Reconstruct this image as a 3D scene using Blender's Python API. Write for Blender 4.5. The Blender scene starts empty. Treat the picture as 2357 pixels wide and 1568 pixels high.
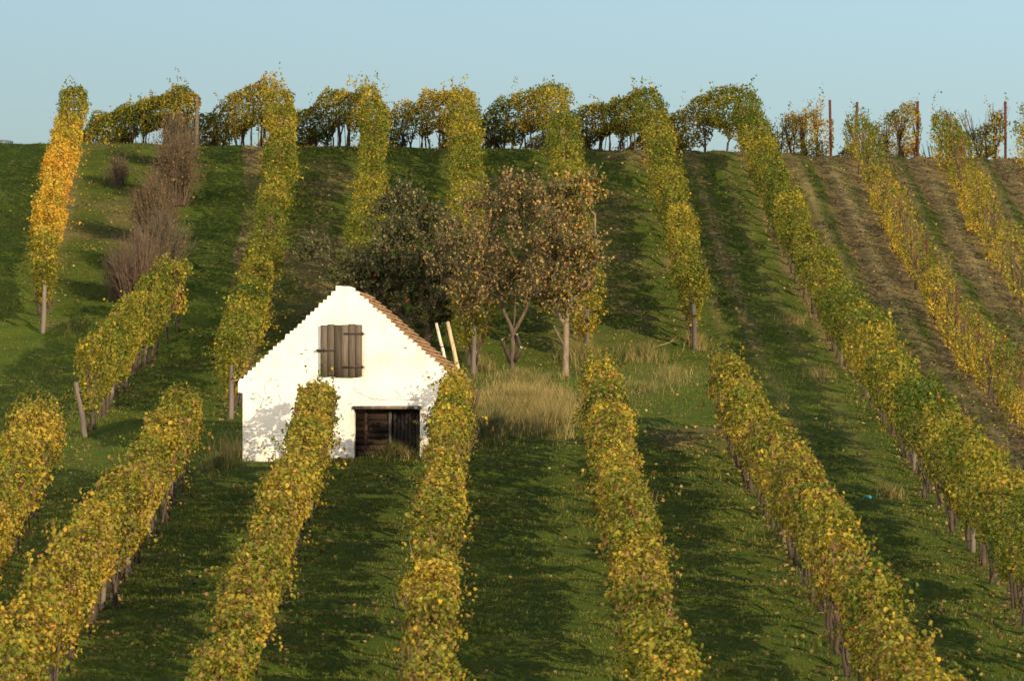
import bpy, bmesh, math
import numpy as np
from mathutils import Vector

C = bpy.context.scene.collection
S = bpy.context.scene
R = math.radians
rng = np.random.default_rng(7)

# ------------------------------------------------------------------ camera
FPX, CX, CY = 12240.0, 1178.5, 784.0          # focal length and centre in units of a 2357 px wide frame
EYE = 1300.0                                  # image row of eye level
PITCH = math.atan((EYE - CY) / FPX)
cam = bpy.data.cameras.new('camera')
cam.sensor_width = 36.0
cam.lens = 36.0 * FPX / 2357.0
cam.clip_start = 1.0
cam.clip_end = 5000.0
co = bpy.data.objects.new('camera', cam)
C.objects.link(co)
co.location = (0, 0, 0)
co.rotation_euler = (R(90) + PITCH, 0, 0)
cam.dof.use_dof = True
cam.dof.focus_distance = 127.0
cam.dof.aperture_fstop = 4.0
S.camera = co

# ------------------------------------------------------------------ light
SUN_AZ, SUN_EL = R(39), R(16)                 # behind the camera, to its right
world = bpy.data.worlds.new('World')
S.world = world
world.use_nodes = True
wn = world.node_tree
bg = wn.nodes['Background']
sky = wn.nodes.new('ShaderNodeTexSky')
sky.sky_type = 'NISHITA'
sky.sun_disc = False
sky.sun_elevation = SUN_EL
sky.sun_rotation = math.pi + SUN_AZ
sky.air_density = 1.0
sky.dust_density = 3.0
sky.ozone_density = 2.7
wn.links.new(sky.outputs[0], bg.inputs['Color'])
bg.inputs['Strength'].default_value = 0.150
sun = bpy.data.lights.new('sun', 'SUN')
sun.energy = 4.6
sun.angle = R(0.5)
sun.color = (1.0, 0.80, 0.53)
so = bpy.data.objects.new('sun', sun)
C.objects.link(so)
so.location = (30, -40, 40)
LDIR = Vector((-math.sin(SUN_AZ) * math.cos(SUN_EL), math.cos(SUN_AZ) * math.cos(SUN_EL), -math.sin(SUN_EL)))
so.rotation_euler = LDIR.to_track_quat('-Z', 'Y').to_euler()
S.view_settings.view_transform = 'Standard'
S.view_settings.look = 'None'
S.view_settings.exposure = 0.48
S.view_settings.gamma = 1.0

# ------------------------------------------------------------------ helpers
def hash2(ix, iy, seed):
    h = (ix.astype(np.int64) * 374761393 + iy.astype(np.int64) * 668265263 + seed * 974711 + 1013904223) & 0x7fffffff
    h = ((h ^ (h >> 13)) * 1274126177) & 0x7fffffff
    h = h ^ (h >> 16)
    return (h & 0xffffff) / float(0xffffff)

def vnoise(x, y, seed=0):
    """smooth value noise, -1..1"""
    x = np.asarray(x, float); y = np.asarray(y, float)
    x, y = np.broadcast_arrays(x, y)
    ix = np.floor(x); iy = np.floor(y)
    fx = x - ix; fy = y - iy
    fx = fx * fx * (3 - 2 * fx); fy = fy * fy * (3 - 2 * fy)
    a = hash2(ix, iy, seed); b = hash2(ix + 1, iy, seed)
    c = hash2(ix, iy + 1, seed); d = hash2(ix + 1, iy + 1, seed)
    return ((a * (1 - fx) + b * fx) * (1 - fy) + (c * (1 - fx) + d * fx) * fy) * 2 - 1

def sstep(a, b, x):
    t = np.clip((np.asarray(x, float) - a) / (b - a), 0, 1)
    return t * t * (3 - 2 * t)

def nrm(v):
    return v / np.maximum(np.linalg.norm(v, axis=-1, keepdims=True), 1e-9)

# ------------------------------------------------------------------ terrain
_fwd = np.array([0, math.cos(PITCH), math.sin(PITCH)])
_up = np.array([0, -math.sin(PITCH), math.cos(PITCH)])
_rt = np.array([1.0, 0, 0])

def ray(u, v):
    return _fwd + _rt * ((u - CX) / FPX) + _up * ((CY - v) / FPX)

SPACING = 3.2                                  # metres from row to row
_tab = [(340, 215), (523, 231), (731, 250), (820, 258), (1030, 306), (1055, 312), (1425, 420), (1762, 495), (2000, 552)]
_pts = []
for yg, s in _tab:
    p = ray(CX, yg) * (FPX * SPACING / s)
    _pts.append((p[1], p[2]))
_pts = sorted(_pts)
_y0, _z0 = _pts[0]
prof = [(-60, 2.0), (-20, -0.9), (0, -1.75), (12, -3.2), (30, -6.0), (45, -7.2), (60, _z0 - (_y0 - 60) * .13)] + _pts
_ye, _ze = _pts[-1]
prof += [(_ye + .8, _ze + .12), (_ye + 1.6, _ze - .1), (_ye + 2.8, _ze - .75), (_ye + 4, _ze - 1.4), (_ye + 8, _ze - 3.1), (_ye + 20, _ze - 7), (_ye + 60, _ze - 13), (_ye + 200, _ze - 30),
         (900, _ze - 60), (3000, _ze - 90)]
_py = np.arange(-60, 3000, .25)
_pz = np.interp(_py, [p[0] for p in prof], [p[1] for p in prof])
_k = np.exp(-.5 * (np.arange(-24, 25) / 4.0) ** 2); _k /= _k.sum()
_pzs = np.convolve(np.pad(_pz, 24, mode='edge'), _k, mode='valid')

def terrain(x, y):
    x = np.asarray(x, float); y = np.asarray(y, float)
    z = np.interp(y, _py, _pzs)
    z = z - .012 * x * sstep(120, 182, y) * sstep(60, 20, np.abs(x))
    z = z - .0026 * (np.clip(x, -16, 16) - 2.0) ** 2 * sstep(60, 80, y) * sstep(165, 140, y)
    near = sstep(60, 75, y) * sstep(420, 240, y)
    z = z + near * (.10 * vnoise(x / 7.0, y / 9.0, 1) + .05 * vnoise(x / 2.6, y / 3.1, 2))
    return z

def terrain_fine(x, y):
    z = terrain(x, y)
    m = sstep(60, 70, y) * sstep(215, 190, y)
    m = m * (1 - .72 * sstep(7, 11, x) * sstep(110, 140, y))
    z = z + m * (.075 * vnoise(x / 1.6, y / .62, 3) + .042 * vnoise(x / .7, y / .30, 4) + .018 * vnoise(x / .28, y / .2, 5))
    return z

_dep = np.arange(55, 215, .05)
def hit(u, v, h=0.0):
    """ground point (lifted by h) that stands at a place of the photograph"""
    P = ray(u, v)[None, :] * _dep[:, None]
    below = P[:, 2] < terrain(P[:, 0], P[:, 1]) + h
    # walk back from the near side: the first time the sight line meets the ground
    i = np.argmax(below)
    if not below[i]:
        e = P[:, 2] - terrain(P[:, 0], P[:, 1])
        ok = (P[:, 1] > 150) & (P[:, 1] < 190)
        i = np.argmin(np.where(ok, e, 1e9))
    p = P[i]
    return np.array([p[0], p[1], float(terrain(p[0], p[1]))])

# ------------------------------------------------------------------ object helpers
def tag(o, label=None, cat=None, group=None, kind=None):
    if label: o['label'] = label
    if cat: o['category'] = cat
    if group: o['group'] = group
    if kind: o['kind'] = kind
    return o

def thing(name, loc, label, cat, group=None, rz=0.0):
    o = bpy.data.objects.new(name, None)
    o.empty_display_size = .3
    C.objects.link(o)
    o.location = loc
    o.rotation_euler = (0, 0, rz)
    return tag(o, label, cat, group)

def np_mesh(name, V, faces, col=None, mat=None, smooth=False):
    """V (n,3); faces list of (m,k) index arrays; col (n,3)"""
    me = bpy.data.meshes.new(name)
    V = np.asarray(V, np.float32)
    me.vertices.add(len(V))
    me.vertices.foreach_set('co', V.ravel())
    li = np.concatenate([f.ravel() for f in faces]).astype(np.int32)
    tot = np.concatenate([np.full(len(f), f.shape[1]) for f in faces]).astype(np.int32)
    st = np.concatenate([[0], np.cumsum(tot)[:-1]]).astype(np.int32)
    me.loops.add(len(li)); me.loops.foreach_set('vertex_index', li)
    me.polygons.add(len(tot)); me.polygons.foreach_set('loop_start', st)
    me.polygons.foreach_set('loop_total', tot)
    if smooth:
        me.polygons.foreach_set('use_smooth', np.ones(len(tot), bool))
    me.update(calc_edges=True)
    if col is not None:
        a = me.color_attributes.new('Col', 'FLOAT_COLOR', 'POINT')
        c4 = np.ones((len(V), 4), np.float32); c4[:, :3] = col
        a.data.foreach_set('color', c4.ravel())
    if mat: me.materials.append(mat)
    return me

def link(name, me, parent=None):
    o = bpy.data.objects.new(name, me)
    C.objects.link(o)
    if parent is not None: o.parent = parent
    return o

class MB:
    """collects boxes and tubes into one mesh"""
    def __init__(s): s.V = []; s.F = {}; s.n = 0; s.Cc = []
    def add(s, V, F, col=None):
        V = np.asarray(V, float)
        for f in F: s.F.setdefault(len(f), []).append([i + s.n for i in f])
        s.V.append(V); s.n += len(V)
        s.Cc.append(np.tile(np.asarray(col if col is not None else (1, 1, 1), float), (len(V), 1)) if np.ndim(col) < 2 else col)
    def box(s, a, b, col=None, jit=0.0):
        x0, y0, z0 = a; x1, y1, z1 = b
        V = np.array([(x0,y0,z0),(x1,y0,z0),(x1,y1,z0),(x0,y1,z0),(x0,y0,z1),(x1,y0,z1),(x1,y1,z1),(x0,y1,z1)], float)
        if jit: V += rng.normal(0, jit, V.shape)
        s.add(V, [(0,3,2,1),(4,5,6,7),(0,1,5,4),(1,2,6,5),(2,3,7,6),(3,0,4,7)], col)
    def tube(s, pts, rad, n=6, col=None, cap=True):
        pts = np.asarray(pts, float); rad = np.broadcast_to(np.asarray(rad, float), (len(pts),))
        d = np.gradient(pts, axis=0); d = nrm(d)
        ref = np.where(np.abs(d[:, 2:3]) > .9, np.array([[1.0, 0, 0]]), np.array([[0, 0, 1.0]]))
        ref = np.tile(ref[:1], (len(pts), 1))
        a = nrm(np.cross(d, ref)); b = np.cross(d, a)
        th = np.arange(n) * 2 * math.pi / n
        V = pts[:, None, :] + rad[:, None, None] * (np.cos(th)[None, :, None] * a[:, None, :] + np.sin(th)[None, :, None] * b[:, None, :])
        F = []
        for i in range(len(pts) - 1):
            for j in range(n):
                k = (j + 1) % n
                F.append((i*n+j, i*n+k, (i+1)*n+k, (i+1)*n+j))
        if cap:
            F.append(tuple(range(n))[::-1]); F.append(tuple((len(pts)-1)*n + j for j in range(n)))
        s.add(V.reshape(-1, 3), F, col)
    def mesh(s, name, mat, smooth=False):
        return np_mesh(name, np.concatenate(s.V), [np.array(f) for f in s.F.values()], np.concatenate(s.Cc), mat, smooth)

# ------------------------------------------------------------------ materials
def new_mat(name, rough=.8):
    m = bpy.data.materials.new(name); m.use_nodes = True
    b = m.node_tree.nodes['Principled BSDF']
    b.inputs['Roughness'].default_value = rough
    b.inputs['Specular IOR Level'].default_value = .25
    return m, m.node_tree, b

def noise_node(nt, scale, detail=4, rough=.6, vec=None):
    n = nt.nodes.new('ShaderNodeTexNoise')
    n.inputs['Scale'].default_value = scale; n.inputs['Detail'].default_value = detail; n.inputs['Roughness'].default_value = rough
    if vec is not None: nt.links.new(vec, n.inputs['Vector'])
    return n

def ramp(nt, fac, stops):
    r = nt.nodes.new('ShaderNodeValToRGB')
    e = r.color_ramp.elements
    while len(e) < len(stops): e.new(.5)
    for i, (p, c) in enumerate(stops):
        e[i].position = p; e[i].color = (*c, 1)
    nt.links.new(fac, r.inputs['Fac'])
    return r

def mixc(nt, fac, a, b, mode='MIX'):
    m = nt.nodes.new('ShaderNodeMix'); m.data_type = 'RGBA'; m.blend_type = mode
    for sock, v in ((m.inputs['Factor'], fac), (m.inputs['A'], a), (m.inputs['B'], b)):
        pass
    ins = [i for i in m.inputs if i.enabled]
    for sock, v in zip((ins[0], ins[1], ins[2]), (fac, a, b)):
        if hasattr(v, 'is_output'): nt.links.new(v, sock)
        elif isinstance(v, (int, float)): sock.default_value = v
        else: sock.default_value = (*v, 1)
    return [o for o in m.outputs if o.enabled][0]

def leaf_material(name, trans=.35, rough=.55):
    m, nt, b = new_mat(name, rough)
    at = nt.nodes.new('ShaderNodeAttribute'); at.attribute_name = 'Col'
    nt.links.new(at.outputs['Color'], b.inputs['Base Color'])
    b.inputs['Specular IOR Level'].default_value = .2
    t = nt.nodes.new('ShaderNodeBsdfTranslucent')
    nt.links.new(at.outputs['Color'], t.inputs['Color'])
    mx = nt.nodes.new('ShaderNodeMixShader'); mx.inputs[0].default_value = trans
    nt.links.new(b.outputs[0], mx.inputs[1]); nt.links.new(t.outputs[0], mx.inputs[2])
    nt.links.new(mx.outputs[0], nt.nodes['Material Output'].inputs['Surface'])
    return m

def attr_material(name, rough=.85, nscale=9, amount=.5, stretch=None):
    """vertex pigment times streaky noise"""
    m, nt, b = new_mat(name, rough)
    at = nt.nodes.new('ShaderNodeAttribute'); at.attribute_name = 'Col'
    tc = nt.nodes.new('ShaderNodeTexCoord'); vec = tc.outputs['Object']
    if stretch:
        mp = nt.nodes.new('ShaderNodeMapping'); mp.inputs['Scale'].default_value = stretch
        nt.links.new(vec, mp.inputs['Vector']); vec = mp.outputs[0]
    n = noise_node(nt, nscale, 5, .65, vec)
    r = ramp(nt, n.outputs['Fac'], [(.3, (1 - amount,) * 3), (.7, (1 + amount * .5,) * 3)])
    c = mixc(nt, 1.0, at.outputs['Color'], r.outputs[0], 'MULTIPLY')
    nt.links.new(c, b.inputs['Base Color'])
    bp = nt.nodes.new('ShaderNodeBump'); bp.inputs['Strength'].default_value = .3; bp.inputs['Distance'].default_value = .02
    nt.links.new(n.outputs['Fac'], bp.inputs['Height']); nt.links.new(bp.outputs[0], b.inputs['Normal'])
    return m

M_LEAF = leaf_material('vine_leaf', .32)
M_TREELEAF = leaf_material('tree_leaf', .25)
M_GRASS = leaf_material('grass_blade', .30, .6)
M_LITTER = leaf_material('fallen_leaf', .1, .8)
M_BARK = attr_material('bark', .9, 14, .55, (1, 1, .25))
M_WOOD = attr_material('weathered_wood', .85, 10, .45, (1, 1, .08))
M_PLANK = attr_material('shutter_planks', .85, 60, .55, (1, 1, .04))
M_TWIG = attr_material('twig', .9, 20, .3)

# ground: pigment follows the vertex attribute (grass, soil, dry straw) with fine noise
def ground_material():
    m, nt, b = new_mat('ground', .95)
    b.inputs['Specular IOR Level'].default_value = .08
    tc = nt.nodes.new('ShaderNodeTexCoord'); ob = tc.outputs['Object']
    at = nt.nodes.new('ShaderNodeAttribute'); at.attribute_name = 'Col'
    sep = nt.nodes.new('ShaderNodeSeparateColor'); nt.links.new(at.outputs['Color'], sep.inputs[0])
    n1 = noise_node(nt, 1.3, 6, .65, ob); n2 = noise_node(nt, 9, 5, .7, ob); n3 = noise_node(nt, 34, 3, .7, ob)
    grass = ramp(nt, n1.outputs['Fac'], [(.25, (.050, .080, .011)), (.5, (.084, .112, .013)), (.75, (.140, .138, .024))])
    grass2 = mixc(nt, n2.outputs['Fac'], grass.outputs[0], (.068, .104, .014))
    soil = ramp(nt, n2.outputs['Fac'], [(.3, (.13, .095, .040)), (.55, (.215, .160, .066)), (.75, (.31, .235, .10))])
    # edge of the soil broken by noise
    ad = nt.nodes.new('ShaderNodeMath'); ad.operation = 'ADD'
    nt.links.new(sep.outputs[0], ad.inputs[0])
    sc = nt.nodes.new('ShaderNodeMath'); sc.operation = 'MULTIPLY_ADD'; sc.inputs[1].default_value = 1.0; sc.inputs[2].default_value = -.5
    mn = nt.nodes.new('ShaderNodeMath'); mn.operation = 'ADD'
    h2 = nt.nodes.new('ShaderNodeMath'); h2.operation = 'MULTIPLY'; h2.inputs[1].default_value = .5
    nt.links.new(n3.outputs['Fac'], mn.inputs[0]); nt.links.new(n2.outputs['Fac'], mn.inputs[1]); nt.links.new(mn.outputs[0], h2.inputs[0])
    nt.links.new(h2.outputs[0], sc.inputs[0]); nt.links.new(sc.outputs[0], ad.inputs[1])
    rr = ramp(nt, ad.outputs[0], [(.40, (0, 0, 0)), (.62, (1, 1, 1))])
    c = mixc(nt, rr.outputs[0], grass2, soil.outputs[0])
    straw = mixc(nt, n2.outputs['Fac'], (.27, .21, .085), (.38, .29, .125))
    c = mixc(nt, sep.outputs[1], c, straw)
    nt.links.new(c, b.inputs['Base Color'])
    bp = nt.nodes.new('ShaderNodeBump'); bp.inputs['Strength'].default_value = .9; bp.inputs['Distance'].default_value = .06
    nt.links.new(mn.outputs[0], bp.inputs['Height']); nt.links.new(bp.outputs[0], b.inputs['Normal'])
    return m
M_GROUND = ground_material()

# ------------------------------------------------------------------ vine rows: ground lines
def line_px(pts, h=1.5):
    return np.array([hit(u, v, h) for u, v in pts])

def smooth_line(P, step=.25):
    P = np.asarray(P, float)
    for _ in range(3):                         # corner cutting
        Q = [P[0]]
        for a, b in zip(P[:-1], P[1:]):
            Q += [a * .75 + b * .25, a * .25 + b * .75]
        Q.append(P[-1]); P = np.array(Q)
    d = np.concatenate([[0], np.cumsum(np.linalg.norm(np.diff(P[:, :2], axis=0), axis=1))])
    s = np.arange(0, d[-1], step)
    x = np.interp(s, d, P[:, 0]); y = np.interp(s, d, P[:, 1])
    return np.stack([x, y, terrain(x, y)], 1), s

def tail(p, turn=1.0, n=4, ext=1.0):
    """the row goes on over the crest, down the far side, bearing left"""
    offs = [(-.7, .9), (-1.9, 2.2), (-3.2, 3.7), (-5.2, 6.2)][:n]
    y0 = max(p[1], 181.6)
    return [np.array([p[0] + a * turn * ext, y0 + b * ext, 0]) for a, b in offs][::-1]

def crest(u, v, t=True, turn=1.0):
    p = hit(u, v, 1.5)
    return (tail(p, turn) if t else []) + [p]

ROWS = []      # dict per row
def row(label, line, top=2.16, half=.45, bot=.78, dens=1150, hue=0.0, sparse=0.0, posts=(), trunk_gap=1.05, **k):
    ROWS.append(dict(label=label, P=np.array([[p[0], p[1], 0] for p in line]), top=top, half=half, bot=bot, dens=dens, hue=hue, sparse=sparse, posts=posts, gap=trunk_gap, **k))

def L(pts, h=1.5): return list(line_px(pts, h))

# upper slope
row('bright orange-yellow vine row at far left, standing apart beside the brown bushes',
    L([(174, 238), (158, 300), (132, 400), (114, 500), (104, 590), (98, 650)]), hue=.85, half=.44, posts=('end',), key='Z')
row('short vine row arching over the crest above the brown bushes',
    [hit(455, 238, 1.5) + np.array(o) for o in ((-7.4, 7.5, 0), (-5.0, 5.3, 0), (-3.2, 3.6, 0), (-1.5, 1.9, 0), (0, .2, 0))], hue=.15, half=.5, dens=1800, posts=('end',), key='A0')
row('vine row with a leaning pale end post, slanting down from the brown bushes',
    L([(410, 650), (330, 725), (262, 805), (200, 880)], 1.4), hue=.15, half=.46, posts=('end', 3, 6, 9), key='A')
row('vine row coming down from the crest to the left corner of the white house',
    crest(645, 236) + L([(648, 330), (632, 470), (604, 610), (570, 720), (530, 830)]), hue=.1, posts=('end', 3), key='B')
row('vine row coming down from the crest straight above the roof peak of the house',
    crest(858, 236) + L([(862, 330), (852, 450), (836, 560), (822, 640)]), hue=.15, key='C')
row('vine row running from the crest down behind the middle of the tree crowns',
    crest(1070, 240) + L([(1074, 340), (1072, 470), (1080, 620), (1088, 740)]), hue=.25, posts=('end',), key='D')
row('vine row running from the crest behind the right half of the tree crowns',
    crest(1280, 240) + L([(1300, 340), (1316, 460), (1336, 590), (1352, 705)]), hue=.15, posts=('end',), key='E')
row('vine row right of the trees ending at a tall grey post on the open slope',
    crest(1492, 240) + L([(1524, 360), (1552, 490), (1580, 600), (1600, 690)]), hue=.1, posts=('end',), key='F')
row('longest vine row, unbroken from the crest to the right edge, stakes under its left side',
    crest(1708, 244) + L([(1752, 350), (1795, 470), (1862, 590), (1950, 720), (2046, 850), (2150, 990), (2260, 1125), (2380, 1270), (2500, 1410), (2640, 1570)]), hue=.08, half=.50, top=2.15, posts=(20, 26, 32, 38, 44, 50, 56), key='G')
row('thin vine row with rust red stakes, next to the long unbroken row on its right',
    L([(1968, 292), (2010, 370), (2066, 490), (2136, 630), (2216, 740), (2310, 845), (2420, 960), (2540, 1090)], 1.1), top=1.75, half=.40, bot=.2, dens=800, hue=.35, sparse=.16, posts=('red', 0, 16, 20, 24, 28, 32), key='H')
row('thin vine row descending near the right edge between brown earth strips',
    L([(2162, 290), (2226, 400), (2286, 520), (2346, 610), (2430, 710), (2540, 830)], 1.1), top=1.75, half=.42, bot=.2, dens=800, hue=.3, sparse=.16, posts=('red', 2, 5), key='I')
row('outermost thin vine row, only its crest end showing at the right edge',
    L([(2356, 296), (2430, 410), (2500, 520), (2600, 650)], 1.1), top=1.75, half=.42, bot=.2, dens=700, hue=.3, sparse=.2, posts=('red',), key='J')
for u, lab in ((1908, 'sparse vine stub behind a dark red crest post, nearest the long unbroken row'),
               (2108, 'middle of three sparse vine stubs behind dark red posts on the crest'),
               (2312, 'sparse vine stub behind a dark red crest post, nearest the right edge')):
    p = hit(u + 12, 300, 1.1)
    row(lab, [p + np.array(o) for o in ((-4.2, 9, 0), (-2.4, 5.5, 0), (-1.0, 3, 0), (0, 1.2, 0))], top=1.75, half=.27, bot=.12, dens=1000, hue=.3, sparse=.22, posts=('redend',), key='T')
# lower field
row('short foreground vine row cut by the left edge, its upper end below the leaning post',
    L([(100, 985), (50, 1090), (-20, 1215), (-100, 1350)], 1.34), top=2.0, bot=.78, hue=.5, posts=(2, 6), key='A2')
row('foreground vine row left of the house with stakes showing on its right side',
    L([(428, 965), (362, 1075), (262, 1205), (150, 1370), (40, 1540), (-60, 1690)], 1.34), top=2.0, bot=.78, hue=.38, half=.39, posts=(0, 5, 10, 14, 18), key='B2')
row('foreground vine row whose upper end covers the wall between shutter and door',
    L([(735, 936), (706, 1060), (640, 1210), (566, 1400), (512, 1560), (470, 1720)], 1.34), top=1.82, bot=.78, hue=.32, half=.37, posts=(), key='C2')
row('foreground vine row whose upper end hides the right corner of the house',
    L([(1049, 902), (1036, 1030), (1014, 1190), (994, 1380), (984, 1560), (978, 1720)], 1.34), top=1.82, bot=.78, hue=.36, half=.37, key='D2')
row('foreground vine row starting beside the tall dry grass below the trees',
    L([(1384, 890), (1398, 1000), (1432, 1160), (1476, 1350), (1512, 1540), (1545, 1700)], 1.34), top=2.0, bot=.78, hue=.3, half=.40, key='E2')
row('foreground vine row starting under the tall grey post and widening to the bottom right',
    L([(1664, 862), (1712, 960), (1800, 1100), (1896, 1260), (1990, 1420), (2090, 1580), (2180, 1730)], 1.34), top=2.0, bot=.78, hue=.28, half=.40, posts=(9, 14, 18), key='F2')

for r_ in ROWS:
    r_['line'], r_['s'] = smooth_line(r_['P'])

UP = {r_['key']: r_ for r_ in ROWS}
def row_x(key, y):
    P = UP[key]['line']; o = np.argsort(P[:, 1])
    return np.interp(y, P[o, 1], P[o, 0])

# ------------------------------------------------------------------ ground mesh
def axis(fine0, fine1, step, lo, hi):
    a = list(np.arange(fine0, fine1 + 1e-6, step))
    s = step
    while a[-1] < hi: s = min(s * 1.35, 120); a.append(a[-1] + s)
    s = step
    while a[0] > lo: s = min(s * 1.35, 120); a.insert(0, a[0] - s)
    return np.array(a)
gx = axis(-20, 21, .15, -900, 900)
gy = axis(66, 192, .15, -150, 2500)
GX, GY = np.meshgrid(gx, gy)
GZ = terrain_fine(GX, GY)
def soil_at(x, y):
    """0 grass .. 1 bare earth; the alleys between the rows alternate"""
    s = np.full(x.shape, .12)
    keys = ['Z', 'B', 'C', 'D', 'E', 'F', 'G', 'H', 'I', 'J']
    amt = {('Z', 'B'): .42, ('B', 'C'): .42, ('C', 'D'): .32, ('D', 'E'): .36, ('E', 'F'): .40, ('F', 'G'): .32, ('G', 'H'): .47, ('H', 'I'): .53, ('I', 'J'): .60}
    upm = sstep(146, 154, y)
    for a, b in zip(keys[:-1], keys[1:]):
        xa = row_x(a, y); xb = row_x(b, y)
        t = (x - xa) / np.maximum(xb - xa, .1)
        ins = (t > 0) & (t <= 1)
        v = amt[(a, b)] + 0 * t
        if (a, b) == ('Z', 'B'):
            v = np.where(t > .82, .55, np.where(t > .55, .15, v))
        if (a, b) in (('B', 'C'), ('E', 'F')):
            v = v * (.75 + .4 * np.exp(-((t - .5) / .28) ** 2))
        if (a, b) == ('F', 'G'):
            v = v + .16 * np.exp(-((t - .45) / .08) ** 2)
        if a in 'GHI':
            v = v + .16 * (np.exp(-((t - .33) / .07) ** 2) + np.exp(-((t - .66) / .07) ** 2)) + .15 * np.exp(-((t - .95) / .1) ** 2) - .14 * np.exp(-((t - .5) / .1) ** 2)
        w = upm if a not in 'GHI' else sstep(95, 135, y) * .8 + .2
        s = np.where(ins, s * (1 - w) + v * w, s)
    for r_ in ROWS:                            # worked earth under the vines
        P = r_['line']
        o = np.argsort(P[:, 1]); P = P[o]
        xr = np.interp(y, P[:, 1], P[:, 0]); on = (y > P[0, 1]) & (y < P[-1, 1])
        s = np.where(on, s + .22 * np.exp(-((x - xr) / .32) ** 2), s)
    e = hit(1560, 1015)
    s = s + .42 * np.exp(-((x - e[0]) / 1.2) ** 2 - ((y - e[1]) / 4.5) ** 2)
    s = s + .13 * vnoise(x / 2.2, y / 4.0, 21) + .10 * vnoise(x / .7, y / .9, 22)
    return np.clip(s, 0, 1)
SOIL = soil_at(GX, GY)
def rut(x, y):
    '''wheel ruts pressed into the alleys on the right'''
    d = np.zeros(np.shape(x))
    for a, b, w in (('F', 'G', .05), ('G', 'H', .08), ('H', 'I', .08), ('I', 'J', .08)):
        xa = row_x(a, y); xb = row_x(b, y); t = (x - xa) / np.maximum(xb - xa, .1)
        m = sstep(100, 125, y) * sstep(190, 180, y) * (1 if a != 'F' else sstep(140, 150, y))
        for c in (.33, .64):
            q = (t - c) / .055
            d += w * m * (np.exp(-q * q) - .55 * np.exp(-(np.abs(q) - 1.9) ** 2))
    return d
GZ = GZ - rut(GX, GY)
straw_c = [(hit(1200, 930), 2.2, 4.0, .4), (hit(1330, 800), 1.0, 3.0, .2), (hit(1520, 860), 2.0, 3.0, .15), (hit(540, 1050), .8, 1.2, .2)]
STRAW = np.zeros(GX.shape)
for a_, b_ in (('G', 'H'), ('H', 'I'), ('I', 'J'), ('F', 'G')):
    xa, xb = row_x(a_, GY), row_x(b_, GY); t_ = (GX - xa) / np.maximum(xb - xa, .1)
    k_ = sstep(100, 140, GY) * (.95 if a_ != 'F' else .3) * (.75 + .5 * vnoise(GX / .9, GY / 2.2, 77))
    for c_, w_ in ((.23, .05), (.44, .045), (.75, .05)):
        STRAW += np.where((t_ > 0) & (t_ < 1), k_ * np.exp(-((t_ - c_) / w_) ** 2), 0)
for c, a, b, w in straw_c:
    STRAW += w * np.exp(-((GX - c[0]) / a) ** 2 - ((GY - c[1]) / b) ** 2)
col = np.stack([SOIL, np.clip(STRAW, 0, 1), np.zeros_like(SOIL)], -1).reshape(-1, 3)
nx, ny = len(gx), len(gy)
ii = (np.arange(ny - 1)[:, None] * nx + np.arange(nx - 1)[None, :]).ravel()
gme = np_mesh('ground', np.stack([GX, GY, GZ], -1).reshape(-1, 3), [np.stack([ii, ii + 1, ii + nx + 1, ii + nx], 1)], col, M_GROUND, True)
tag(link('ground', gme), kind='structure')

# ------------------------------------------------------------------ leaves
LEAF2D = np.array([(0, -.42), (-.48, -.12), (-.36, .30), (0, .55), (.36, .30), (.48, -.12)])
LEAFZ = np.array([0, .16, .12, -.10, .12, .16])
def leaf_verts(P, N, size, hang=1.0, shape=LEAF2D, zz=LEAFZ, aspect=1.0):
    n = len(P)
    N = nrm(N)
    t = np.array([0, 0, -1.0]) * hang + rng.normal(0, .55, (n, 3))
    t = nrm(t - N * np.sum(t * N, 1, keepdims=True))
    b = np.cross(N, t)
    fold = rng.uniform(.3, 1.8, (n, 1, 1))
    V = P[:, None, :] + size[:, None, None] * (shape[None, :, :1] * aspect * b[:, None, :] + shape[None, :, 1:] * t[:, None, :] + fold * zz[None, :, None] * N[:, None, :])
    return V
def leaf_mesh(name, P, N, size, colr, mat, **k):
    V = leaf_verts(P, N, size, **k)
    n = len(P)
    base = (np.arange(n) * 6)[:, None]
    F = np.concatenate([base + np.array([[0, 3, 2, 1]]), base + np.array([[0, 5, 4, 3]])])
    return np_mesh(name, V.reshape(-1, 3), [F], np.repeat(colr, 6, 0), mat)

PAL = np.array([(.085, .125, .014), (.195, .200, .022), (.390, .300, .034), (.600, .400, .042), (.680, .330, .028), (.270, .150, .055)])
def pal(t):
    t = np.clip(t, 0, 4.999); i = t.astype(int); f = (t - i)[:, None]
    return PAL[i] * (1 - f) + PAL[np.minimum(i + 1, 5)] * f

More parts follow.
